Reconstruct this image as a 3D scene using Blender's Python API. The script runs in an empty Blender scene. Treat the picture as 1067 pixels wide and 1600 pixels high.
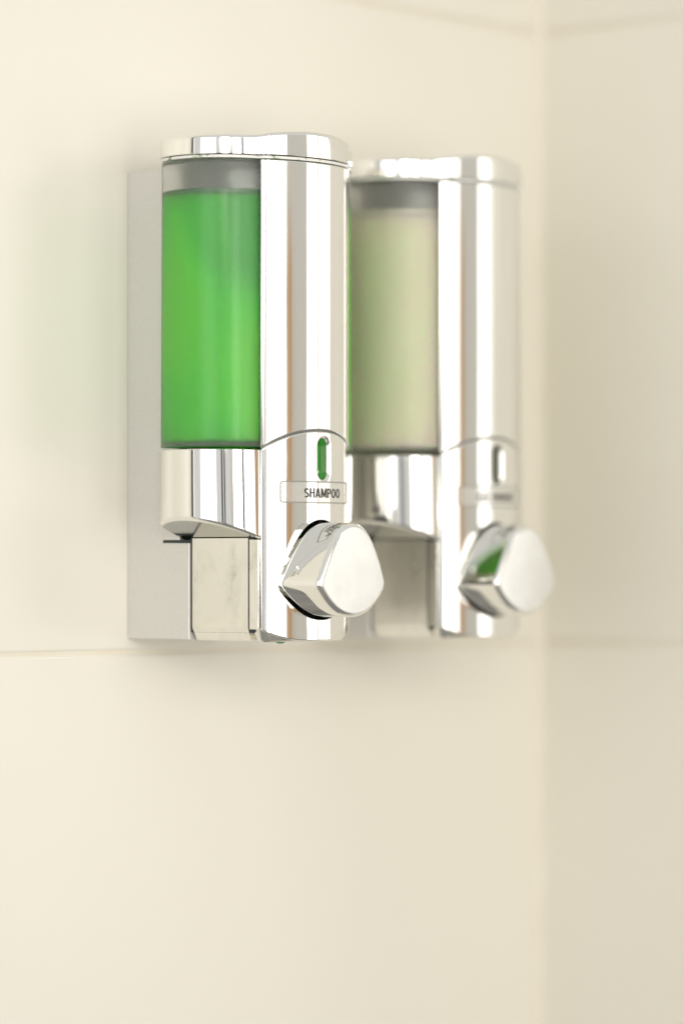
import bpy, bmesh, math, random
from mathutils import Vector, geometry
random.seed(4)
PI = math.pi
sc = bpy.context.scene
C = sc.collection
MM = 0.001
EYE = 1.55                       # eye level above the floor, metres


def W(x, d, z):
    """millimetres along the wall, out of the wall, above eye level -> world metres"""
    return Vector((x * MM, -d * MM, EYE + z * MM))


# ------------------------------------------------------------------ camera
cam = bpy.data.cameras.new('camera')
camo = bpy.data.objects.new('camera', cam)
C.objects.link(camo)
camo.location = W(-1216, 1139, 0)
camo.rotation_euler = (PI / 2, 0, math.radians(-50.0))
cam.sensor_fit = 'AUTO'
cam.sensor_width = 36
cam.lens = 135
cam.shift_y = 89 / 1600
cam.clip_start = 0.05
cam.clip_end = 50
cam.dof.use_dof = True
cam.dof.focus_distance = 1.628
cam.dof.aperture_fstop = 2.35
cam.dof.aperture_blades = 9
sc.camera = camo

# ------------------------------------------------------------------ world, lamps, exposure
wd = bpy.data.worlds.new('World')
sc.world = wd
wd.use_nodes = True
bg = wd.node_tree.nodes['Background']
bg.inputs[0].default_value = (1.0, 0.985, 0.945, 1)
bg.inputs[1].default_value = 0.65


def area(name, x, d, z, w, h, power, color, aim=None):
    l = bpy.data.lights.new(name, 'AREA')
    l.shape = 'RECTANGLE'
    l.size, l.size_y = w, h
    l.energy = power
    l.color = color
    o = bpy.data.objects.new(name, l)
    C.objects.link(o)
    o.location = W(x, d, z)
    if aim is None:
        v = Vector((0, 1, 0))
    else:
        v = W(*aim) - o.location
    o.rotation_euler = v.to_track_quat('-Z', 'Y').to_euler()
    return o


LW = (1.0, 0.97, 0.92)
area('window_and_fill_light', 20, 2600, 150, 0.94, 1.9, 9.5, LW)
area('window_and_fill_light', -1055, 2600, 150, 0.84, 1.9, 23, LW)
area('window_and_fill_light', 2100, 2600, 150, 0.92, 1.9, 9, LW)
area('window_and_fill_light', 3950, 2600, 150, 2.5, 1.9, 12.5, LW)  # added fill, unseen: whitens the reflection on the right of the column
area('window_and_fill_light', -2900, 900, 150, 1.6, 1.9, 14.5, (0.95, 0.95, 1.0), (0, 900, 150))  # added fill, unseen: brightens the return wall and the cradle's left reflection
sp = bpy.data.lights.new('falloff_spot', 'SPOT')  # added spot with no known fitting: pools light mid-wall, corners fall off
sp.energy = 37
sp.color = (1.0, 0.955, 0.865)
sp.spot_size = math.radians(23)
sp.spot_blend = 1.0
sp.shadow_soft_size = 0.34
spo = bpy.data.objects.new('falloff_spot', sp)
C.objects.link(spo)
spo.location = W(-1020, 1180, 430)
spo.rotation_euler = (W(110, 0, 60) - spo.location).to_track_quat('-Z', 'Y').to_euler()

vs = sc.view_settings
vs.view_transform = 'Standard'
vs.look = 'None'
vs.exposure = 0.13
vs.gamma = 1.0
cy = sc.cycles
cy.max_bounces = 20
cy.transmission_bounces = 16
cy.glossy_bounces = 8
cy.diffuse_bounces = 5
cy.transparent_max_bounces = 12
cy.use_denoising = True
cy.sample_clamp_indirect = 6
cy.blur_glossy = 0.5


# ------------------------------------------------------------------ materials
def mat(name, base=(0.8, 0.8, 0.8), rough=0.5, metal=0.0, **kw):
    m = bpy.data.materials.new(name)
    m.use_nodes = True
    b = m.node_tree.nodes['Principled BSDF']
    b.inputs['Base Color'].default_value = (*base, 1)
    b.inputs['Roughness'].default_value = rough
    b.inputs['Metallic'].default_value = metal
    for k, v in kw.items():
        b.inputs[k.replace('_', ' ')].default_value = v
    return m


def node(m, t, **props):
    n = m.node_tree.nodes.new(t)
    for k, v in props.items():
        setattr(n, k, v)
    return n


def link(m, a, b):
    m.node_tree.links.new(a, b)


def noise(m, scale, detail=3.0, stretch=(1, 1, 1), rough=0.5):
    tc = node(m, 'ShaderNodeTexCoord')
    mp = node(m, 'ShaderNodeMapping')
    mp.inputs['Scale'].default_value = stretch
    link(m, tc.outputs['Object'], mp.inputs['Vector'])
    n = node(m, 'ShaderNodeTexNoise')
    n.inputs['Scale'].default_value = scale
    n.inputs['Detail'].default_value = detail
    n.inputs['Roughness'].default_value = rough
    link(m, mp.outputs[0], n.inputs['Vector'])
    return n.outputs['Fac']


def ramp(m, fac, stops):
    r = node(m, 'ShaderNodeValToRGB')
    e = r.color_ramp.elements
    e[0].position, e[0].color = stops[0][0], (*stops[0][1], 1)
    e[1].position, e[1].color = stops[-1][0], (*stops[-1][1], 1)
    for p, c in stops[1:-1]:
        q = e.new(p)
        q.color = (*c, 1)
    link(m, fac, r.inputs[0])
    return r.outputs[0]


def bump(m, fac, strength, dist):
    b = node(m, 'ShaderNodeBump')
    b.inputs['Strength'].default_value = strength
    b.inputs['Distance'].default_value = dist
    link(m, fac, b.inputs['Height'])
    link(m, b.outputs[0], m.node_tree.nodes['Principled BSDF'].inputs['Normal'])


def pin(m, name):
    return m.node_tree.nodes['Principled BSDF'].inputs[name]


def g(v):
    return (v, v, v)


M = {}
# polished chrome plating: very slight waviness of the moulded plastic below it
m = M['chrome'] = mat('chrome', (0.90, 0.895, 0.87), 0.035, 1.0)
bump(m, noise(m, 50, 1.2, (1, 1, 0.3)), 0.55, 0.0001)
f = noise(m, 240, 3, rough=0.6)
link(m, ramp(m, f, [(0.235, (0.42, 0.42, 0.39)), (0.265, (0.90, 0.895, 0.87)), (1.0, (0.90, 0.895, 0.87))]), pin(m, 'Base Color'))
link(m, ramp(m, noise(m, 18, 5, rough=0.7), [(0.35, g(0.025)), (0.62, g(0.07)), (0.75, g(0.14))]), pin(m, 'Roughness'))
m = M['chrome_wavy'] = mat('chrome_wavy', (0.90, 0.895, 0.87), 0.035, 1.0)
bump(m, noise(m, 60, 1.5, (1, 1, 0.6)), 0.6, 0.00016)
m = M['seam'] = mat('seam', (0.16, 0.16, 0.15), 0.4, 0.3)
m = M['chrome_worn'] = mat('chrome_worn', (0.86, 0.85, 0.81), 0.08, 1.0)
f = noise(m, 70, 6.0, (1, 1, 0.6), 0.62)
link(m, ramp(m, f, [(0.30, (0.60, 0.60, 0.55)), (0.40, (0.80, 0.79, 0.74)), (0.52, (0.88, 0.87, 0.83))]), pin(m, 'Base Color'))
link(m, ramp(m, f, [(0.30, g(0.38)), (0.45, g(0.2)), (0.7, g(0.10))]), pin(m, 'Roughness'))
bump(m, noise(m, 40, 1.0), 0.5, 0.0001)
m = M['satin_chrome'] = mat('satin_chrome', (0.80, 0.80, 0.78), 0.30, 1.0)
link(m, ramp(m, noise(m, 120, 3), [(0.3, g(0.38)), (0.7, g(0.44))]), pin(m, 'Roughness'))
link(m, ramp(m, noise(m, 45, 5, rough=0.65), [(0.35, (0.755, 0.755, 0.735)), (0.6, (0.815, 0.815, 0.795))]), pin(m, 'Base Color'))
m = M['silver_plastic'] = mat('silver_plastic', (0.66, 0.65, 0.62), 0.42, 0.35)
link(m, ramp(m, noise(m, 1800, 2), [(0.3, (0.66, 0.645, 0.61)), (0.7, (0.72, 0.705, 0.67))]), pin(m, 'Base Color'))
bump(m, noise(m, 1500, 2), 0.15, 0.0001)
m = M['dark_gap'] = mat('dark_gap', (0.025, 0.035, 0.035), 0.6)
m = M['gasket'] = mat('gasket', (0.5, 0.5, 0.48), 0.3)
f = noise(m, 150, 5, (1, 1, 1.5), 0.6)
link(m, ramp(m, f, [(0.36, (0.04, 0.10, 0.05)), (0.41, (0.35, 0.45, 0.30)), (0.45, (0.80, 0.79, 0.75))]), pin(m, 'Base Color'))
m = M['ink'] = mat('ink', (0.035, 0.032, 0.03), 0.5)
m = M['engraving'] = mat('engraving', (0.24, 0.235, 0.215), 0.4, 0.4)
m = M['sticker'] = mat('sticker', (0.80, 0.79, 0.74), 0.12, 0.0, Alpha=0.24)


def liquid(name, base, milk, rough):
    m = mat(name, base, rough, 0.0, Transmission_Weight=1.0 - milk, IOR=1.33, Subsurface_Weight=1.0, Subsurface_Scale=0.012)
    pin(m, 'Subsurface Radius').default_value = (0.5, 1.0, 0.4)
    return m


M['green_liquid'] = liquid('green_shampoo', (0.12, 0.90, 0.03), 0.62, 0.12)
m = M['green_liquid']
f = noise(m, 26, 1.5, (1.0, 1.0, 0.55))
link(m, ramp(m, f, [(0.36, (0.045, 0.60, 0.05)), (0.48, (0.10, 0.86, 0.03)), (0.60, (0.18, 0.95, 0.02))]), pin(m, 'Base Color'))
M['pale_liquid'] = liquid('pale_liquid', (0.97, 1.0, 0.66), 0.8, 0.3)
M['meniscus_shade'] = mat('meniscus_shade', (0.03, 0.16, 0.04), 0.2)  # dark mirroring under the liquid surface, put into the colour
M['pale_meniscus_shade'] = mat('pale_meniscus_shade', (0.62, 0.60, 0.44), 0.2)
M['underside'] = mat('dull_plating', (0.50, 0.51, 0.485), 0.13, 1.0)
M['paint'] = mat('cream_paint', (0.92, 0.895, 0.82), 0.8)
M['label_edge'] = mat('label_edge', (0.36, 0.35, 0.32), 0.15, 0.0, Alpha=0.6)
m = M['frosted'] = mat('frosted_plastic', (0.99, 0.99, 0.98), 0.34, 0.0, Transmission_Weight=0.95, IOR=1.27)
bump(m, noise(m, 1700, 3, rough=0.7), 0.5, 0.0001)
m = M['dark_plastic'] = mat('dark_plastic', (0.10, 0.11, 0.105), 0.4)
m = M['grey_plastic'] = mat('grey_plastic', (0.80, 0.80, 0.78), 0.5)
m = M['green_pane'] = mat('green_pane', (0.02, 0.24, 0.012), 0.12, 0.0)
m = M['grey_pane'] = mat('grey_pane', (0.11, 0.12, 0.09), 0.12, 0.0)
m = M['water'] = mat('water', (1, 1, 1), 0.0, 0.0, Transmission_Weight=1.0, IOR=1.33)
m = M['green_drop'] = mat('green_drop', (0.05, 0.32, 0.10), 0.1)
# glazed cream tile
m = M['tile'] = mat('glazed_tile', (0.80, 0.745, 0.655), 0.28)
f = noise(m, 3.0, 4.0)
link(m, ramp(m, f, [(0.3, (0.785, 0.752, 0.66)), (0.7, (0.805, 0.775, 0.69))]), pin(m, 'Base Color'))
link(m, ramp(m, noise(m, 14, 4.0), [(0.3, g(0.28)), (0.7, g(0.31))]), pin(m, 'Roughness'))
m = M['grout'] = mat('grout', (0.66, 0.58, 0.43), 0.85)
f = noise(m, 40, 6.0)
link(m, ramp(m, f, [(0.3, (0.755, 0.695, 0.575)), (0.7, (0.80, 0.75, 0.645))]), pin(m, 'Base Color'))
bump(m, noise(m, 900, 4), 0.4, 0.0005)
m = M['timber'] = mat('timber', (0.70, 0.36, 0.13), 0.45)
link(m, ramp(m, noise(m, 8, 5, (6, 6, 0.4)), [(0.3, (0.78, 0.45, 0.22)), (0.7, (0.88, 0.55, 0.30))]), pin(m, 'Base Color'))
m = M['floor'] = mat('floor_stone', (0.22, 0.22, 0.21), 0.5)
link(m, ramp(m, noise(m, 3, 5), [(0.3, (0.18, 0.18, 0.175)), (0.7, (0.26, 0.26, 0.25))]), pin(m, 'Base Color'))
m = M['dark_metal'] = mat('dark_metal', (0.03, 0.03, 0.045), 0.4)
m = M['grey_metal'] = mat('grey_metal', (0.24, 0.25, 0.27), 0.4)
m = M['white_metal'] = mat('white_metal', (0.82, 0.82, 0.83), 0.3)


# ------------------------------------------------------------------ mesh helpers
def mk(name, verts, faces, material, parent=None, normals=None, sharp=35, smooth=True, loc=None):
    """verts in local millimetres (x, d, z) relative to the parent's origin"""
    me = bpy.data.meshes.new(name)
    if parent is None:
        base = loc or Vector((0, 0, 0))
        vv = [W(*v) - base for v in verts]
    else:
        vv = [Vector((v[0] * MM, -v[1] * MM, v[2] * MM)) for v in verts]
    me.from_pydata(vv, [], faces)
    bm = bmesh.new()
    bm.from_mesh(me)
    if normals is None:
        bmesh.ops.recalc_face_normals(bm, faces=bm.faces)
    bm.to_mesh(me)
    bm.free()
    if smooth:
        for p in me.polygons:
            p.use_smooth = True
        if normals is not None:
            me.normals_split_custom_set_from_vertices([Vector((n[0], -n[1], n[2])).normalized() for n in normals])
        elif sharp:
            me.set_sharp_from_angle(angle=math.radians(sharp))
    me.materials.append(material)
    o = bpy.data.objects.new(name, me)
    C.objects.link(o)
    if parent is not None:
        o.parent = parent
    elif loc is not None:
        o.location = loc
    return o


def loft(rings, cap_start=True, cap_end=True):
    """rings: equal-length closed loops of 3-D points"""
    n = len(rings[0])
    v = [p for r in rings for p in r]
    fs = []
    for k in range(len(rings) - 1):
        a, b = k * n, (k + 1) * n
        for i in range(n):
            j = (i + 1) % n
            fs.append((a + i, a + j, b + j, b + i))
    if cap_start:
        fs.append(tuple(range(n - 1, -1, -1)))
    if cap_end:
        e = (len(rings) - 1) * n
        fs.append(tuple(range(e, e + n)))
    return v, fs


def box(x0, x1, d0, d1, z0, z1, r=0.6):
    """box with chamfered edges as a loft along d"""
    def ring(i, d):
        return [(x0 + i, d, z0 + i), (x1 - i, d, z0 + i), (x1 - i, d, z1 - i), (x0 + i, d, z1 - i)]
    return loft([ring(r, d0), ring(0, d0 + r), ring(0, d1 - r), ring(r, d1)])


def tag(o, label, cat, group=None, kind=None):
    o['label'] = label
    o['category'] = cat
    if group:
        o['group'] = group
    if kind:
        o['kind'] = kind


def empty(name, loc):
    o = bpy.data.objects.new(name, None)
    C.objects.link(o)
    o.location = loc
    o.empty_display_size = 0.02
    return o


# ------------------------------------------------------------------ tiled walls
XC = 293.0           # inner corner, mm
WALL_END = -205.0
RET_END = 215.0      # how far the return wall stands out

lw = empty('tiled_wall', W(0, 0, -636))
tag(lw, 'wide cream tiled wall that carries the two soap dispensers', 'wall')
rw = empty('tiled_wall', W(XC, 100, -636))
tag(rw, 'narrow cream tiled return wall to the right of the corner', 'wall')


def prel(parent, pts):
    b = parent.location
    out = []
    for p in pts:
        q = W(*p) - b
        out.append((q.x / MM, -q.y / MM, q.z / MM))
    return out


def tile_box(a0, a1, z0, z1, thick, depth_axis, at):
    """tile with a rounded arris; front face at `at`"""
    rings = []
    for ins, back in ((0.0, thick), (0.0, 1.1), (0.25, 0.45), (0.7, 0.12), (1.3, 0.0)):
        if depth_axis == 'd':
            rings.append([(a0 + ins, at - back, z0 + ins), (a1 - ins, at - back, z0 + ins),
                          (a1 - ins, at - back, z1 - ins), (a0 + ins, at - back, z1 - ins)])
        else:
            rings.append([(at + back, a0 + ins, z0 + ins), (at + back, a1 - ins, z0 + ins),
                          (at + back, a1 - ins, z1 - ins), (at + back, a0 + ins, z1 - ins)])
    return loft(rings)


rows = [-634.5, -335.5, -36.0, 263.0, 562.0, 861.0]
GR = 0.9
v, fs = box(WALL_END, XC + 40, -40, -0.9, rows[0] - 40, rows[-1], 0.2)
mk('grout', prel(lw, v), fs, M['grout'], lw, smooth=False)
v, fs = box(XC + 0.9, XC + 40, -0.8, RET_END, rows[0] - 40, rows[-1], 0.2)
mk('grout', prel(rw, v), fs, M['grout'], rw, smooth=False)
for k in range(len(rows) - 1):
    z0, z1 = rows[k] + GR, rows[k + 1] - GR
    v, fs = tile_box(WALL_END + 1, XC - 2.2, z0, z1, 7, 'd', 0.0)
    mk('tile', prel(lw, v), fs, M['tile'], lw, sharp=None)
    v, fs = tile_box(2.2, RET_END - 1, z0, z1, 7, 'x', XC)
    mk('tile', prel(rw, v), fs, M['tile'], rw, sharp=None)
v, fs = box(XC + 1.2, XC + 40, RET_END, RET_END + 4, rows[0] - 40, rows[-1], 0.5)
mk('edge_trim', prel(rw, v), fs, M['white_metal'], rw, smooth=False)
# caulk bead down the corner
bead = []
for z in (rows[0], rows[-1]):
    bead.append([(XC - 3.4, -0.6, z), (XC - 2.4, 0.12, z), (XC - 1.2, 0.9, z), (XC - 0.4, 1.9, z), (XC + 0.5, 3.4, z), (XC + 1.5, -0.6, z)])
v, fs = loft(bead)
mk('caulk_bead', prel(rw, v), fs, M['grout'], rw)

# ------------------------------------------------------------------ what the chrome mirrors behind the camera
bw = empty('bathroom_wall', W(0, 2640, -1550))
tag(bw, 'cream painted bathroom wall opposite, behind the camera and mirrored in the chrome', 'wall')
v, fs = box(-1850, 5400, 2640, 2720, -1550, 1250, 5)
mk('paint_face', prel(bw, v), fs, M['paint'], bw, smooth=False)
df = empty('door_frame', W(660, 2560, -1500))
tag(df, 'orange timber door frame standing out of frame, seen mirrored in the chrome', 'door frame')
for x0, x1, z0, z1, nm in ((575, 715, -1500, 360, 'jamb'),):
    v, fs = box(x0, x1, 2500, 2560, z0, z1, 4)
    mk(nm, prel(df, v), fs, M['timber'], df, smooth=False)
wf = empty('window_frame', W(-530, 2590, -800))
tag(wf, 'dark slim window mullion between bright windows, seen mirrored in the chrome', 'window frame')
v, fs = box(-620, -450, 2540, 2590, -800, 1100, 3)
mk('mullion', prel(wf, v), fs, M['grey_metal'], wf, smooth=False)
for x0, w_ in ((-905, 14), (-1240, 10), (185, 8), (395, 10)):
    v, fs = box(x0, x0 + w_, 2560, 2590, -800, 1100, 2)
    mk('glazing_bar', prel(wf, v), fs, M['dark_metal'], wf, smooth=False)
dp = empty('stand_in_post', W(-2000, 2000, -1500))
tag(dp, 'dark posts added behind the camera in place of the figure mirrored in the cradle', 'stand-in post')
for x0, x1, y0 in ((-2080, -1920, 1700), (-1915, -1825, 1860)):
    v, fs = box(x0, x1, y0, y0 + 60, -1500, 900, 4)
    mk('post', prel(dp, v), fs, M['dark_metal'], dp, smooth=False)  # added dark uprights standing in for a person beside the camera
pf = empty('shower_profile', W(WALL_END - 12, 0, -670))
tag(pf, 'white metal profile closing the left end of the tiled wall', 'wall profile')
v, fs = box(WALL_END - 24, WALL_END, -40, 14, -670, 861, 1.5)
mk('profile', prel(pf, v), fs, M['white_metal'], pf, smooth=False)

for x0 in (WALL_END - 28, WALL_END):
    v, fs = box(x0, x0 + 4, -40, 8, -670, 861, 0.5)
    mk('shadow_gap_strip', prel(pf, v), fs, M['dark_metal'], pf, smooth=False)  # dark strips added to draw a shadow gap on either side of the profile
v, fs = box(-3200, 2600, -600, 3600, -1600, -1550, 2)
fl = mk('floor', v, fs, M['floor'], None, smooth=False)
fl['kind'] = 'structure'
fl['label'] = 'grey stone floor far below the frame'

# ------------------------------------------------------------------ dispenser geometry
XM = 27.7                         # symmetry axis of the dispenser
CX, CD, CR = 5.5, 48.0, 27.0      # side lobe: centre x, centre d, radius
X0 = -1.0                 # sides of the front column
CROWN, APEX, FIL = 57.0, 84.0, 12.0


A0 = math.radians(142)            # the shell starts with its surface facing this way


def build_profile(off=0.0, tail=0.0):
    """front column profile from its left edge over the crown to its right edge: (x, d, nx, nd)"""
    fr, cr = FIL + off, CROWN + off
    ap = APEX + off
    fx = X0 - FIL * math.cos(A0)
    ccd = ap - cr
    dy = math.sqrt((cr - fr) ** 2 - (XM - fx) ** 2)
    fd = ccd + dy
    a_end = math.atan2(dy, fx - XM)          # azimuth where the fillet meets the crown
    pts = []
    n = 18
    for i in range(n):
        a = A0 + (a_end - A0) * i / n
        pts.append((fx + fr * math.cos(a), fd + fr * math.sin(a), math.cos(a), math.sin(a)))
    if tail:
        p = pts[0]
        pts.insert(0, (p[0] - p[3] * tail, p[1] + p[2] * tail, p[2], p[3]))
    n = 40
    for i in range(n + 1):
        a = a_end + (PI / 2 - a_end) * i / n
        pts.append((XM + cr * math.cos(a), ccd + cr * math.sin(a), math.cos(a), math.sin(a)))
    right = [(2 * XM - p[0], p[1], -p[2], p[3]) for p in reversed(pts[:-1])]
    return pts + right


PROF = build_profile()
SS = [0.0]
for a, b in zip(PROF, PROF[1:]):
    SS.append(SS[-1] + math.hypot(b[0] - a[0], b[1] - a[1]))
SL = SS[-1]


def at_s(s):
    if s <= 0:
        p = PROF[0]
        return (p[0] + p[3] * s, p[1] - p[2] * s, p[2], p[3])
    if s >= SL:
        p = PROF[-1]
        return (p[0] + p[3] * (s - SL), p[1] - p[2] * (s - SL), p[2], p[3])
    lo, hi = 0, len(SS) - 1
    while hi - lo > 1:
        mid = (lo + hi) // 2
        if SS[mid] <= s:
            lo = mid
        else:
            hi = mid
    t = (s - SS[lo]) / (SS[hi] - SS[lo])
    return tuple(PROF[lo][k] * (1 - t) + PROF[hi][k] * t for k in range(4))


def s_of_x(x):
    best = min(range(1, len(PROF) - 1), key=lambda i: abs(PROF[i][0] - x))
    j = best + 1 if PROF[best][0] < x else best - 1
    t = (x - PROF[best][0]) / (PROF[j][0] - PROF[best][0])
    return SS[best] * (1 - t) + SS[j] * t


def stadium(r, cut=30.8, nseg=44):
    """closed loop of the reservoir plan: two side lobes, flat back at d = cut"""
    a_end = PI + math.asin(min(1.0, (CD - cut) / r))
    pts = []
    for i in range(nseg + 1):
        a = PI / 2 + (a_end - PI / 2) * i / nseg
        pts.append((CX + r * math.cos(a), CD + r * math.sin(a)))
    right = [(2 * XM - p[0], p[1]) for p in reversed(pts)]
    return pts + right


def lid_outline(off, r):
    """plan of the lid: lobes plus the bulge of the front column"""
    st = stadium(r)
    n = len(st) // 2
    left = st[:n]
    prof = build_profile(off, 6.0)
    bulge = []
    for p in prof:
        inside = p[1] < CD + math.sqrt(max(0, r * r - (min(p[0], 2 * XM - p[0]) - CX) ** 2)) if abs(p[0] - XM) > XM - CX else p[1] < CD + r
        if not inside:
            bulge.append((p[0], p[1]))
    x_lo = bulge[0][0]
    left = [q for q in left if q[0] < x_lo - 0.15]
    right = [(2 * XM - q[0], q[1]) for q in reversed(left)]
    # loop: bulge from right to left, then left lobe backwards, right lobe
    return list(reversed(bulge)) + left + right


def offset_loop(loop, r):
    """move a closed 2-D loop along its outward normals (positive r = outward, loop counter-clockwise)"""
    n = len(loop)
    area2 = sum(loop[i][0] * loop[(i + 1) % n][1] - loop[(i + 1) % n][0] * loop[i][1] for i in range(n))
    sg = 1 if area2 > 0 else -1
    out, nor = [], []
    for i in range(n):
        p0, p, p1 = loop[i - 1], loop[i], loop[(i + 1) % n]
        e0 = Vector((p[0] - p0[0], p[1] - p0[1])).normalized()
        e1 = Vector((p1[0] - p[0], p1[1] - p[1])).normalized()
        n0, n1 = Vector((e0.y, -e0.x)) * sg, Vector((e1.y, -e1.x)) * sg
        b = (n0 + n1)
        if b.length < 1e-6:
            b = n0
        b.normalize()
        k = 1 / max(0.5, b.dot(n0))
        out.append((p[0] + b.x * r * k, p[1] + b.y * r * k))
        nor.append((b.x * k, b.y * k))
    return out, nor


def inside(p, loop):
    c = False
    n = len(loop)
    for i in range(n):
        a, b = loop[i], loop[i - 1]
        if (a[1] > p[1]) != (b[1] > p[1]) and p[0] < (b[0] - a[0]) * (p[1] - a[1]) / (b[1] - a[1]) + a[0]:
            c = not c
    return c


def sheet(name, outer, holes, material, parent, rim=0.7, deep=2.5, hole_deep=4.0, proud=0.0, ds=1.1, dz=6.0, hole_rims=()):
    """a curved plate on the column profile, in (s, z), with rounded rims round its outline and its holes"""
    verts, nors, faces = [], [], []

    def P(s, z, off):
        x, d, nx, nd = at_s(s)
        return (x + nx * (off + proud), d + nd * (off + proud), z), (nx, nd)

    flat_outer, no = offset_loop(outer, -rim)
    loops = [(flat_outer, no, deep, rim)]
    for k, h in enumerate(holes):
        hr = hole_rims[k] if k < len(hole_rims) else rim
        fh, nh = offset_loop(h, hr)
        loops.append((fh, [(-a, -b) for a, b in nh], hole_deep, hr))
    pts, edges = [], []
    for lp, _, _, _ in loops:
        b = len(pts)
        pts += [Vector(p) for p in lp]
        edges += [(b + i, b + (i + 1) % len(lp)) for i in range(len(lp))]
    s0, s1 = min(p[0] for p in outer), max(p[0] for p in outer)
    z0, z1 = min(p[1] for p in outer), max(p[1] for p in outer)
    ns, nz = int((s1 - s0) / ds), max(2, int((z1 - z0) / dz))
    inner_o, _ = offset_loop(outer, -rim - 0.5)
    inner_h = [offset_loop(lp[0], 0.5)[0] for lp in loops[1:]]
    for i in range(1, ns):
        for j in range(1, nz):
            q = (s0 + (s1 - s0) * i / ns, z0 + (z1 - z0) * j / nz)
            if inside(q, inner_o) and not any(inside(q, h) for h in inner_h):
                pts.append(Vector(q))
    res = geometry.delaunay_2d_cdt(pts, edges, [], 0, 1e-5)
    rp, rf = res[0], res[2]
    flat_h = [lp for lp, _, _, _ in loops[1:]]
    for p in rp:
        q, nn = P(p[0], p[1], 0)
        verts.append(q)
        nors.append((nn[0], nn[1], 0))
    for f_ in rf:
        cx = sum(rp[i][0] for i in f_) / 3
        cz = sum(rp[i][1] for i in f_) / 3
        if inside((cx, cz), flat_outer) and not any(inside((cx, cz), h) for h in flat_h):
            faces.append(tuple(f_))
    for lp, ns_, dp_, rim in loops:
        n = len(lp)
        prev = None
        steps = [(math.sin(a), 1 - math.cos(a), math.cos(a), math.sin(a)) for a in (0, PI / 8, PI / 4, 3 * PI / 8, PI / 2)]
        for q_, (so, si, cn, cs) in enumerate(steps):
            base = len(verts)
            for (s, z), (os_, oz) in zip(lp, ns_):
                ss, zz = s + os_ * rim * so, z + oz * rim * so
                p, nn = P(ss, zz, -rim * si)
                verts.append(p)
                ln = math.hypot(os_, oz)
                a, b = os_ / ln, oz / ln
                tx, td = nn[1], -nn[0]           # tangent of the profile in +s
                nors.append((nn[0] * cn + tx * a * cs, nn[1] * cn + td * a * cs, b * cs))
            if prev is not None:
                for i in range(n):
                    j = (i + 1) % n
                    faces.append((prev + i, prev + j, base + j, base + i))
            prev = base
        b2 = len(verts)
        for q_ in range(2):
            for i, ((s, z), (os_, oz)) in enumerate(zip(lp, ns_)):
                p, nn = P(s + os_ * rim, z + oz * rim, -rim - dp_ * q_)
                verts.append(p)
                ln = math.hypot(os_, oz)
                a, b = os_ / ln, oz / ln
                nors.append((nn[1] * a, -nn[0] * a, b))
        for i in range(n):
            j = (i + 1) % n
            faces.append((b2 + i, b2 + j, b2 + n + j, b2 + n + i))
    # orient faces along the given normals
    ff = []
    for f_ in faces:
        a, b, c = (Vector(verts[f_[0]]), Vector(verts[f_[1]]), Vector(verts[f_[2]]))
        nrm = (b - a).cross(c - a)
        want = sum((Vector(nors[i]) for i in f_), Vector((0, 0, 0)))
        # mk() mirrors d, so the winding has to be reversed here
        ff.append(f_ if nrm.dot(want) < 0 else tuple(reversed(f_)))
    return mk(name, verts, ff, material, parent, normals=nors)


def rounded_bar(s0, s1, z0, z1, r, n=8):
    out = []
    for cx, cz, a0 in ((s1 - r, z1 - r, 0), (s0 + r, z1 - r, PI / 2), (s0 + r, z0 + r, PI), (s1 - r, z0 + r, 1.5 * PI)):
        for i in range(n + 1):
            a = a0 + PI / 2 * i / n
            out.append((cx + r * math.cos(a), cz + r * math.sin(a)))
    dense = []
    for p, q in zip(out, out[1:] + out[:1]):
        k = max(1, int(math.hypot(q[0] - p[0], q[1] - p[1]) / 0.9))
        dense += [(p[0] + (q[0] - p[0]) * i / k, p[1] + (q[1] - p[1]) * i / k) for i in range(k)]
    return dense


def pick_outline(grow=0.0, n=10):
    """guitar-pick outline of the button, (x, z)"""
    half = [(0, 19.6), (4.2, 19.0), (8.2, 16.9), (11.6, 13.4), (14.6, 8.8), (17.4, 3.6), (19.6, -1.2), (20.9, -4.4), (21.25, -6.2), (20.9, -7.9), (19.2, -10.4),
            (16.0, -13.8), (12.0, -17.0), (7.6, -19.2), (3.8, -20.1), (0, -20.4)]
    ctrl = half + [(-x, z) for x, z in reversed(half[1:-1])]
    m_ = len(ctrl)
    pts = []
    for i in range(m_):
        p0, p1, p2, p3 = ctrl[i - 1], ctrl[i], ctrl[(i + 1) % m_], ctrl[(i + 2) % m_]
        for k in range(4):
            t = k / 4
            q = []
            for c in (0, 1):
                q.append(0.5 * (2 * p1[c] + (-p0[c] + p2[c]) * t + (2 * p0[c] - 5 * p1[c] + 4 * p2[c] - p3[c]) * t * t + (-p0[c] + 3 * p1[c] - 3 * p2[c] + p3[c]) * t ** 3))
            pts.append((XM + 0.7 + q[0] * 1.03, q[1]))
    if grow:
        pts, _ = offset_loop(pts, grow)
    return pts


def text_mesh(body, size, squeeze, bold):
    cu = bpy.data.curves.new('lettering', 'FONT')
    cu.body = body
    cu.size = size
    cu.align_x = 'CENTER'
    cu.offset = bold
    cu.resolution_u = 6
    o = bpy.data.objects.new('lettering', cu)
    C.objects.link(o)
    dg = bpy.context.evaluated_depsgraph_get()
    me = bpy.data.meshes.new_from_object(o.evaluated_get(dg))
    bpy.data.objects.remove(o)
    vs_ = [(v.co.x * squeeze, v.co.y) for v in me.vertices]
    fs_ = [tuple(p.vertices) for p in me.polygons]
    bpy.data.meshes.remove(me)
    return vs_, fs_


def arc(cx, cy, rx, ry, a0, a1, n=14):
    return [(cx + rx * math.cos(math.radians(a0 + (a1 - a0) * i / n)), cy + ry * math.sin(math.radians(a0 + (a1 - a0) * i / n))) for i in range(n + 1)]


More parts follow.
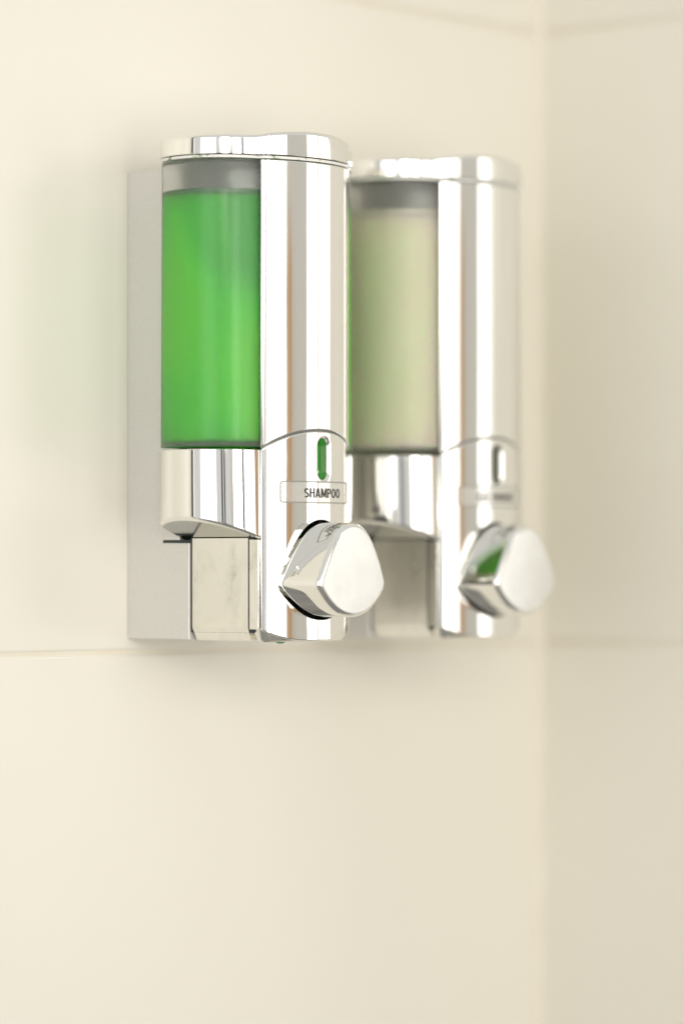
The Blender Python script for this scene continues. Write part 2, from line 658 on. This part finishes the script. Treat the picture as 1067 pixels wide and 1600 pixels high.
def letter(c):
    """width and centre-line strokes of a narrow bold capital, 1 high"""
    h = 0.075
    if c == 'S':
        return 0.46, [arc(0.22, 0.72, 0.16, 0.205, 30, 265, 12)[:-1] + arc(0.23, 0.28, 0.17, 0.205, 82, -150, 12)]
    if c == 'H':
        return 0.54, [[(h, 0), (h, 1)], [(0.54 - h, 0), (0.54 - h, 1)], [(h * 2, 0.52), (0.54 - h * 2, 0.52)]]
    if c == 'A':
        return 0.56, [[(0.06, 0), (0.255, 0.96)], [(0.50, 0), (0.305, 0.96)], [(0.17, 0.27), (0.39, 0.27)], [(0.225, 0.93), (0.335, 0.93)]]
    if c == 'M':
        return 0.72, [[(h, 0), (h + 0.02, 1)], [(0.72 - h, 0), (0.70 - h, 1)], [(0.125, 0.95), (0.36, 0.10)], [(0.595, 0.95), (0.36, 0.10)]]
    if c == 'P':
        return 0.48, [[(h, 0), (h, 1)], [(h * 2, 0.925), (0.24, 0.925)] + arc(0.24, 0.69, 0.165, 0.235, 80, -90, 10) + [(h * 2, 0.455)]]
    if c == 'O':
        return 0.60, [arc(0.30, 0.5, 0.225, 0.425, 90, 450, 26)]
    if c == 'G':
        return 0.56, [arc(0.31, 0.5, 0.235, 0.425, 52, 318, 20) + [(0.485, 0.45)], [(0.32, 0.47), (0.52, 0.47)]]
    if c == 'C':
        return 0.50, [arc(0.31, 0.5, 0.235, 0.425, 52, 308, 20)]
    if c == 'E':
        return 0.42, [[(h, 0), (h, 1)], [(h * 2, 0.925), (0.40, 0.925)], [(h * 2, 0.52), (0.37, 0.52)], [(h * 2, 0.075), (0.40, 0.075)]]
    if c == 'L':
        return 0.40, [[(h, 0), (h, 1)], [(h * 2, 0.075), (0.39, 0.075)]]
    if c == 'D':
        return 0.56, [[(h, 0), (h, 1)], [(h * 2, 0.925), (0.22, 0.925)] + arc(0.22, 0.5, 0.255, 0.425, 85, -85, 14) + [(h * 2, 0.075)]]
    if c == 'U':
        return 0.54, [[(h, 1), (h, 0.30)] + arc(0.27, 0.28, 0.195, 0.205, 180, 360, 12) + [(0.54 - h, 1)]]
    return 0.22, []


def stroke_text(body, t=0.15):
    vs_, fs_ = [], []
    x0 = 0.0
    for c in body:
        w, strokes = letter(c)
        for st in strokes:
            b = len(vs_)
            for i, p in enumerate(st):
                a, q = st[max(0, i - 1)], st[min(len(st) - 1, i + 1)]
                if i == 0 and st[0] == st[-1] or i == len(st) - 1 and math.hypot(st[0][0] - p[0], st[0][1] - p[1]) < 1e-6:
                    a, q = st[-2], st[1]
                dx, dy = q[0] - a[0], q[1] - a[1]
                ln = math.hypot(dx, dy)
                nx, ny = -dy / ln * t / 2, dx / ln * t / 2 * 0.9
                vs_ += [(x0 + p[0] + nx, p[1] + ny), (x0 + p[0] - nx, p[1] - ny)]
                if i:
                    k = b + 2 * i
                    fs_.append((k - 2, k - 1, k + 1, k))
        x0 += w + 0.085
    return vs_, fs_


def text_scale(vs_, width, height):
    x0, x1 = min(v[0] for v in vs_), max(v[0] for v in vs_)
    y0, y1 = min(v[1] for v in vs_), max(v[1] for v in vs_)
    return [((v[0] - (x0 + x1) / 2) * width / (x1 - x0), (v[1] - y0) * height / (y1 - y0)) for v in vs_]


ZB, ZT = 50.4, 172.6      # joint of cradle and reservoir, underside of the lid
LIP = 12.5                # where the cradle's slanted underside meets the pump body


def under(x):
    """slanted underside of the cradle"""
    out = max(0.0, -x, x - 2 * XM)
    return LIP + 0.385 * out


def build_dispenser(dx, words, liquid_mat, pane_mat, level, label, droplets=True):
    root = empty('soap_dispenser', W(dx, 0, -30))
    tag(root, label, 'soap dispenser', 'wall mounted soap dispensers')
    oz = -30.0

    def part(name, verts, faces, material, parent=None, **kw):
        return mk(name, [(v_[0], v_[1], v_[2] - oz) for v_ in verts], faces, material, parent or root, **kw)

    # --- bracket against the wall
    sec = [(0.05, -30.2), (36.0, -30.2), (36.0, LIP - 1.2), (30.2, LIP - 1.2), (30.2, 171.5), (0.05, 171.5)]
    sec_in, _ = offset_loop(sec, -0.35)
    xa, xb = -2.5, 2 * XM + 2.5
    v_, f_ = loft([[(x, a, b) for a, b in q] for x, q in ((xa, sec_in), (xa + 0.35, sec), (xb - 0.35, sec), (xb, sec_in))])
    part('wall_bracket', v_, f_, M['silver_plastic'], sharp=30)
    v_, f_ = box(-2.7, 2 * XM + 2.7, 21.0, 37.0, LIP - 1.4, LIP - 0.1, 0.1)
    part('gap_shade_strip', v_, f_, M['dark_gap'], smooth=False)  # raised dark strip: shade of the gap under the cradle as colour

    # --- pump body below the reservoir: side panel, groove, column base
    def slab(name, d0, d1, ztop, zc, zbot, ins, material, x0=0.0):
        rings = []
        for z, i in ((ztop, 0.0), (zc, 0.0), (zc - 0.5, 0.12), (zbot + 0.6, ins), (zbot, ins + 0.6)):
            rings.append([(x0 + i, d0 + i * 0.2, z), (x0 + i, d1 - i * 0.2, z), (2 * XM - 2.8 - i, d1 - i * 0.2, z), (2 * XM - 2.8 - i, d0 + i * 0.2, z)])
        v_, f_ = loft(rings)
        return part(name, v_, f_, material, sharp=20)
    slab('pump_body', 37.6, 69.2, LIP + 0.5, -24.7, -30.4, 2.2, M['chrome_worn'], x0=-2.2)
    v_, f_ = box(-1.3, 2 * XM + 0.9, 35.5, 71, -27.0, LIP + 2, 0.3)
    part('pump_core', v_, f_, M['dark_gap'], smooth=False)
    # column base: follows the column, a little inside the shell
    prof = [(p[0], p[1]) for p in build_profile(-1.3)]
    prof = [(0.0, 69.8)] + [(0.0, prof[0][1] - 0.9)] + [q for q in prof if 0.4 < q[0] < 2 * XM - 0.4] + [(2 * XM, prof[0][1] - 0.9), (2 * XM, 69.8)]
    rings = []
    for z, i in ((ZB - 2, 0.0), (-25.2, 0.0), (-25.8, 0.15), (-30.2, 1.6), (-30.8, 2.3)):
        lp, _ = offset_loop(prof, -i)
        rings.append([(a, b, z) for a, b in lp])
    v_, f_ = loft(rings)
    low = [[(a, b, -21.9) for a, b, _ in rings[0]]] + rings[1:]
    v_, f_ = loft(low)
    part('column_base', v_, f_, M['chrome_worn'], sharp=30)
    v_, f_ = box(1.0, 2 * XM - 1.0, 68.3, 71.5, -21.8, ZB - 2, 0.3)
    part('column_core', v_, f_, M['dark_gap'], smooth=False)
    for xa_, xb_ in ((-2.1, 1.6), (2 * XM - 1.6, 2 * XM + 2.1)):
        v_, f_ = box(xa_, xb_, 69.75, 74.6, -25.4, LIP - 0.2, 0.15)
        part('side_strip', v_, f_, M['chrome_worn'], smooth=False)
    v_, f_ = box(2 * XM - 2.6, 2 * XM + 2.2, 37.6, 69.2, -24.7, LIP - 0.3, 0.4)
    part('dark_flank_slab', v_, f_, M['dark_plastic'], smooth=False)  # made-up dark flank, added to darken what the neighbouring chrome mirrors

    # --- cradle that holds the reservoir
    R = CR
    rings = []
    st = stadium(R - 1.4)
    rings.append([(a, b, ZB - 3.0) for a, b in st])
    rings.append([(a, b, ZB - 0.1) for a, b in stadium(R - 1.3)])
    rings.append([(a, b, ZB) for a, b in stadium(R - 0.35)])
    rings.append([(a, b, ZB - 0.35) for a, b in stadium(R)])
    ref = stadium(R)
    for k in range(0, 6):
        a_ = PI / 2 * k / 5
        rr = 1.5
        lp = stadium(R - rr * (1 - math.cos(a_)))
        rings.append([(a, b, under(a) + rr * (1 - math.sin(a_))) for a, b in lp])
    n = len(ref)
    half = n // 2
    v_, f_ = loft(rings, True, False)
    crad = part('cradle', v_, f_, M['chrome'], sharp=40)
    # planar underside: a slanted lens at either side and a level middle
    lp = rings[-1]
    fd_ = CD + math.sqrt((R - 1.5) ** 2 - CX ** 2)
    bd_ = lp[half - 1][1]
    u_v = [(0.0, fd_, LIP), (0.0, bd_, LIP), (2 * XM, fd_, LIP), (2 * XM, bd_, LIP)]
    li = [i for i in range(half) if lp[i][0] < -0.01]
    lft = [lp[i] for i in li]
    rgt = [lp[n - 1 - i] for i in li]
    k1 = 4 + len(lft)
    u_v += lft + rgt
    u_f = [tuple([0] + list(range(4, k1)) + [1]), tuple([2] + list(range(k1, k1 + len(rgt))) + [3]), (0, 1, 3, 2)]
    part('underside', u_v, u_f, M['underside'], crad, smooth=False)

    # --- frosted reservoir: outer skin and cavity
    ro, wall = R - 0.5, 1.5
    def shell(r0, z0, z1, fil, taper=0.0, cut=30.8):
        rs = []
        for k in range(5):
            a_ = PI / 2 * (1 - k / 4)
            rs.append([(a, b, z0 + fil * (1 - math.cos(PI / 2 - a_))) for a, b in stadium(r0 - fil * (1 - math.sin(PI / 2 - a_)), cut)])
        rs.append([(a, b, z1) for a, b in stadium(r0 - taper, cut)])
        return rs
    outer = shell(ro, ZB + 0.9, ZT - 0.4, 0.7, 0.6)
    inner = shell(ro - wall, ZB + 3.6, ZT - 1.6, 1.2, 0.6, 30.8 + wall)
    v1, f1 = loft(outer)
    v2, f2 = loft(inner)
    n1 = len(v1)
    res = part('reservoir', v1 + v2, f1 + [tuple(reversed([i + n1 for i in q])) for q in f2], M['frosted'], sharp=50)
    # cavity faces must look inwards: recalc is done per island, flip the inner one
    me = res.data
    bm = bmesh.new()
    bm.from_mesh(me)
    bm.verts.ensure_lookup_table()
    flip = [q for q in bm.faces if q.verts[0].index >= n1]
    bmesh.ops.reverse_faces(bm, faces=flip)
    bm.to_mesh(me)
    bm.free()
    me.set_sharp_from_angle(angle=math.radians(50))
    # liquid: reaches 0.1 mm into the plastic
    rs = shell(ro - wall + 0.12, ZB + 3.5, level - 1.2, 1.2, 0.55, 30.8 + wall - 0.1)
    rs.append([(a, b, level) for a, b in stadium(ro - wall - 0.45, 30.8 + wall + 0.4)])   # meniscus
    rs.append([(a, b, level - 0.9) for a, b in stadium(ro - wall - 1.6, 30.8 + wall + 1.5)])
    v_, f_ = loft(rs)
    part('liquid', v_, f_, liquid_mat, res, sharp=50)
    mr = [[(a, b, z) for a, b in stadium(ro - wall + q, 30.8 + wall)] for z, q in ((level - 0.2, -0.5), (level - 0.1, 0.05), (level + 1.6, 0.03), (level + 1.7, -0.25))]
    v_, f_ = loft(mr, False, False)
    part('meniscus_shade', v_, f_, M['meniscus_shade'] if liquid_mat is M['green_liquid'] else M['pale_meniscus_shade'], res)  # ring coloured like the dark reflection seen from below the liquid level
    # pump cylinder standing in the liquid behind the front column
    def tube(cx, cd, r, z0, z1, nseg=28):
        return loft([[(cx + r * math.cos(2 * PI * i / nseg), cd + r * math.sin(2 * PI * i / nseg), z) for i in range(nseg)] for z in (z0, z1)])
    v_, f_ = tube(17.0, 54, 11.5, ZB + 4.5, 118)
    v2, f2 = tube(17.0, 54, 10.0, 118, ZT - 2.5)
    part('pump_cylinder', v_ + v2, f_ + [tuple(i + len(v_) for i in q) for q in f2], M['grey_plastic'], res)

    # --- gasket and lid
    og = lid_outline(-0.25, R - 0.5)
    v_, f_ = loft([[(a, b, ZT + 0.2) for a, b in og], [(a, b, ZT + 1.3) for a, b in og]])
    part('gasket', v_, f_, M['gasket'])
    L0 = lid_outline(0.25, R - 0.2)
    rings = []
    def crown(a, b):
        return 2.7 * max(0.0, min(1.0, (b - 72.0) / 12.0)) ** 1.3
    for ins, z in ((1.5, ZT + 1.7), (0.25, ZT + 1.7), (0.0, ZT + 1.95)):
        lp, _ = offset_loop(L0, -ins)
        rings.append([(a, b, z) for a, b in lp])
    for k in range(0, 7):
        a_ = PI / 2 * k / 6
        rr = 1.7
        lp, _ = offset_loop(L0, -rr * (1 - math.cos(a_)))
        rings.append([(a, b, 180.9 + rr * math.sin(a_) + crown(*L0[i])) for i, (a, b) in enumerate(lp)])
    cxm, cdm = XM, 55.0
    for s_ in (0.8, 0.45, 0.1):
        rings.append([(cxm + (a - cxm) * s_, cdm + (b - cdm) * s_, 182.8 + (z - 182.6) * s_) for a, b, z in rings[9]])
    v_, f_ = loft(rings)
    part('lid', v_, f_, M['chrome'], sharp=38)

    # --- front column: upper cover and lower panel parted by a curved joint
    def joint(s):
        t = (s - SL / 2) / (SL / 2)
        return ZB + 0.3 + 8.0 * (1 - abs(t) ** 2.2)
    def foot(s):
        t = (s - SL / 2) / (SL / 2)
        return -30.6 + 4.8 * abs(t) ** 3.0
    N = 90
    up = [(SL * i / N, joint(SL * i / N) + 0.55) for i in range(N + 1)] + [(SL - SL * i / N, ZT - 0.3) for i in range(N + 1)]
    def shifted(pts):
        return [(s, z - oz) for s, z in pts]
    cover = sheet('front_cover', shifted(up), [], M['chrome'], root, rim=0.55, dz=12)
    lo = [(SL * i / N, foot(SL * i / N)) for i in range(N + 1)] + [(SL - SL * i / N, joint(SL - SL * i / N) - 0.25) for i in range(N + 1)]
    sx = s_of_x(30.0)
    slot = rounded_bar(sx - 3.5, sx + 3.5, 38.2, 55.4, 3.45)
    hole = [(s_of_x(x), z) for x, z in pick_outline(1.2)]
    panel = sheet('front_panel', shifted(lo), [shifted(slot), shifted(hole)], M['chrome_wavy'], root, rim=0.8, deep=2.0, hole_deep=3.0, dz=5, hole_rims=(1.7, 0.35))
    # dark joint behind the parting line, and dark well behind the button
    bk = []
    bf = []
    for i in range(N + 1):
        s = SL * i / N
        x, d, nx, nd = at_s(s)
        j = joint(s) - oz
        bk += [(x - nx * 1.3, d - nd * 1.3, j - 1.5), (x - nx * 1.3, d - nd * 1.3, j + 1.8)]
        if i:
            bf.append((2 * i - 2, 2 * i - 1, 2 * i + 1, 2 * i))
    mk('joint_seam', bk, bf, M['seam'], root)
    # pane behind the slot
    ps = rounded_bar(sx - 4.6, sx + 4.6, 37.0, 56.6, 4.3)
    vv, nn = [], []
    for off in (-4.9, -6.2):
        for s, z in shifted(ps):
            x, d, nx, nd = at_s(s)
            vv.append((x + nx * off, d + nd * off, z))
    n = len(ps)
    ff = [tuple(range(n)), tuple(range(2 * n - 1, n - 1, -1))] + [(i, (i + 1) % n, n + (i + 1) % n, n + i) for i in range(n)]
    mk('sight_glass', vv, ff, pane_mat, panel)

    # --- label strip and its lettering
    ls = rounded_bar(s_of_x(6.0), s_of_x(50.0), 27.8, 37.3, 1.6)
    strip = sheet('label_strip', shifted(ls), [], M['sticker'], root, rim=0.1, deep=0.02, proud=0.1, ds=1.5, dz=3)
    li_ = rounded_bar(s_of_x(6.0) + 0.65, s_of_x(50.0) - 0.65, 28.45, 36.65, 1.2)
    sheet('label_rim', shifted(ls), [shifted(li_)], M['label_edge'], strip, rim=0.2, deep=0.1, hole_deep=0.1, proud=0.32, ds=40, dz=40)
    tv, tf = stroke_text(words)
    wid = 24.2 if len(words) < 9 else 26.5
    tv = text_scale(tv, wid, 4.1)
    out = []
    for tx, tz in tv:
        x, d, nx, nd = at_s(s_of_x(XM + 2.3 + tx))
        out.append((x + nx * 0.13, d + nd * 0.13, 30.15 + tz - oz))
    mk('lettering', out, tf, M['ink'], strip, smooth=False)

    # --- push button
    P0 = pick_outline()
    rings = []
    fr = 102.6
    def face_d(x, z):
        return -0.0022 * ((x - XM) ** 2 + z * z)
    rings.append([(a, 71.0, b) for a, b in P0])
    rings.append([(a, fr - 2.2 + face_d(a, b), b) for a, b in P0])
    for k in range(1, 6):
        a_ = PI / 2 * k / 5
        lp, _ = offset_loop(P0, -2.0 * (1 - math.cos(a_)))
        rings.append([(a, fr - 2.2 + 2.0 * math.sin(a_) + face_d(a, b), b) for a, b in lp])
    v_, f_ = loft(rings, True, False)
    btn = part('push_button', v_, f_, M['chrome'], sharp=60)
    edge = rings[-1]
    rs = [edge]
    for s_ in (0.85, 0.6, 0.35, 0.1):
        rs.append([(XM + (a - XM) * s_, fr - 0.2 + face_d(XM + (a - XM) * s_, c * s_), c * s_) for a, _, c in edge])
    v_, f_ = loft(rs, False, True)
    part('button_face', v_, f_, M['satin_chrome'], btn, sharp=None)
    # raised lettering on the upper left flank of the button, reading along the rim
    tv, tf = text_mesh('AVIVA', 4, 0.8, 0.01)
    tv = text_scale(tv, 11.0, 3.0)
    n = len(P0)
    acc = [0.0]
    order = [(i) % n for i in range(n)]
    ccw = list(P0)
    cum = []
    # arc length from the top point going left (x decreasing)
    path = [P0[0]] + list(reversed(P0[1:]))
    s_ = 0.0
    cum = [0.0]
    for a, b in zip(path, path[1:]):
        s_ += math.hypot(b[0] - a[0], b[1] - a[1])
        cum.append(s_)
    def flank(t):
        for i in range(len(cum) - 1):
            if cum[i + 1] >= t:
                u = (t - cum[i]) / (cum[i + 1] - cum[i])
                a, b = path[i], path[i + 1]
                tx, tz = b[0] - a[0], b[1] - a[1]
                ln = math.hypot(tx, tz)
                return a[0] + (b[0] - a[0]) * u, a[1] + (b[1] - a[1]) * u, tz / ln, -tx / ln
    out = []
    for tx, tz in tv:
        x, z, nx, nz = flank(8.2 + tx)
        out.append((x + nx * 0.12, fr - 7.0 + tz, z + nz * 0.12 - oz))
    mk('lettering', out, tf, M['engraving'], btn, smooth=False)

    # --- a few water drops on the cover, a green drip under the foot
    if droplets:
        spots = [(4.2, 162, 0.75), (4.4, 154.5, 0.7), (4.2, 151, 0.45), (6.0, 141.5, 0.5), (6.2, 138.5, 0.25), (6.5, 122, 0.3), (6.0, 116, 0.5),
                 (7.6, 111.5, 0.35), (8.4, 109.5, 0.22), (6.1, 102.5, 0.45), (4.6, 101, 0.35), (25.5, 92, 0.45), (25.0, 95, 0.3)]
        for s, z, r_ in spots:
            x, d, nx, nd = at_s(s)
            tx, td = nd, -nx
            rs = []
            for k in range(5):
                a_ = PI / 2 * k / 5
                r_ *= 1.25 if k == 0 else 1.0
                rs.append([(x + tx * r_ * math.cos(a_) * math.cos(q) + nx * r_ * 0.8 * math.sin(a_), d + td * r_ * math.cos(a_) * math.cos(q) + nd * r_ * 0.8 * math.sin(a_),
                            z - oz + r_ * math.cos(a_) * math.sin(q) * 1.15) for q in [2 * PI * i / 12 for i in range(12)]])
            v_, f_ = loft(rs)
            mk('water_droplet', v_, f_, M['water'], cover)
        rs = []
        for k in range(5):
            a_ = PI / 2 * k / 5
            rs.append([(13 + 2.2 * math.cos(a_) * math.cos(q), 74 + 2.2 * math.cos(a_) * math.sin(q), -30.7 - 1.0 * math.sin(a_)) for q in [2 * PI * i / 14 for i in range(14)]])
        v_, f_ = loft(rs)
        part('soap_drip', v_, f_, M['green_drop'])
    return root


build_dispenser(0.0, 'SHAMPOO', M['green_liquid'], M['green_pane'], 158.3,
                'chrome wall dispenser filled with bright green liquid, marked SHAMPOO')
build_dispenser(120.6, 'GEL DOUCHE', M['pale_liquid'], M['grey_pane'], 158.0,
                'blurred chrome wall dispenser with pale cloudy liquid, nearer the corner', droplets=False)
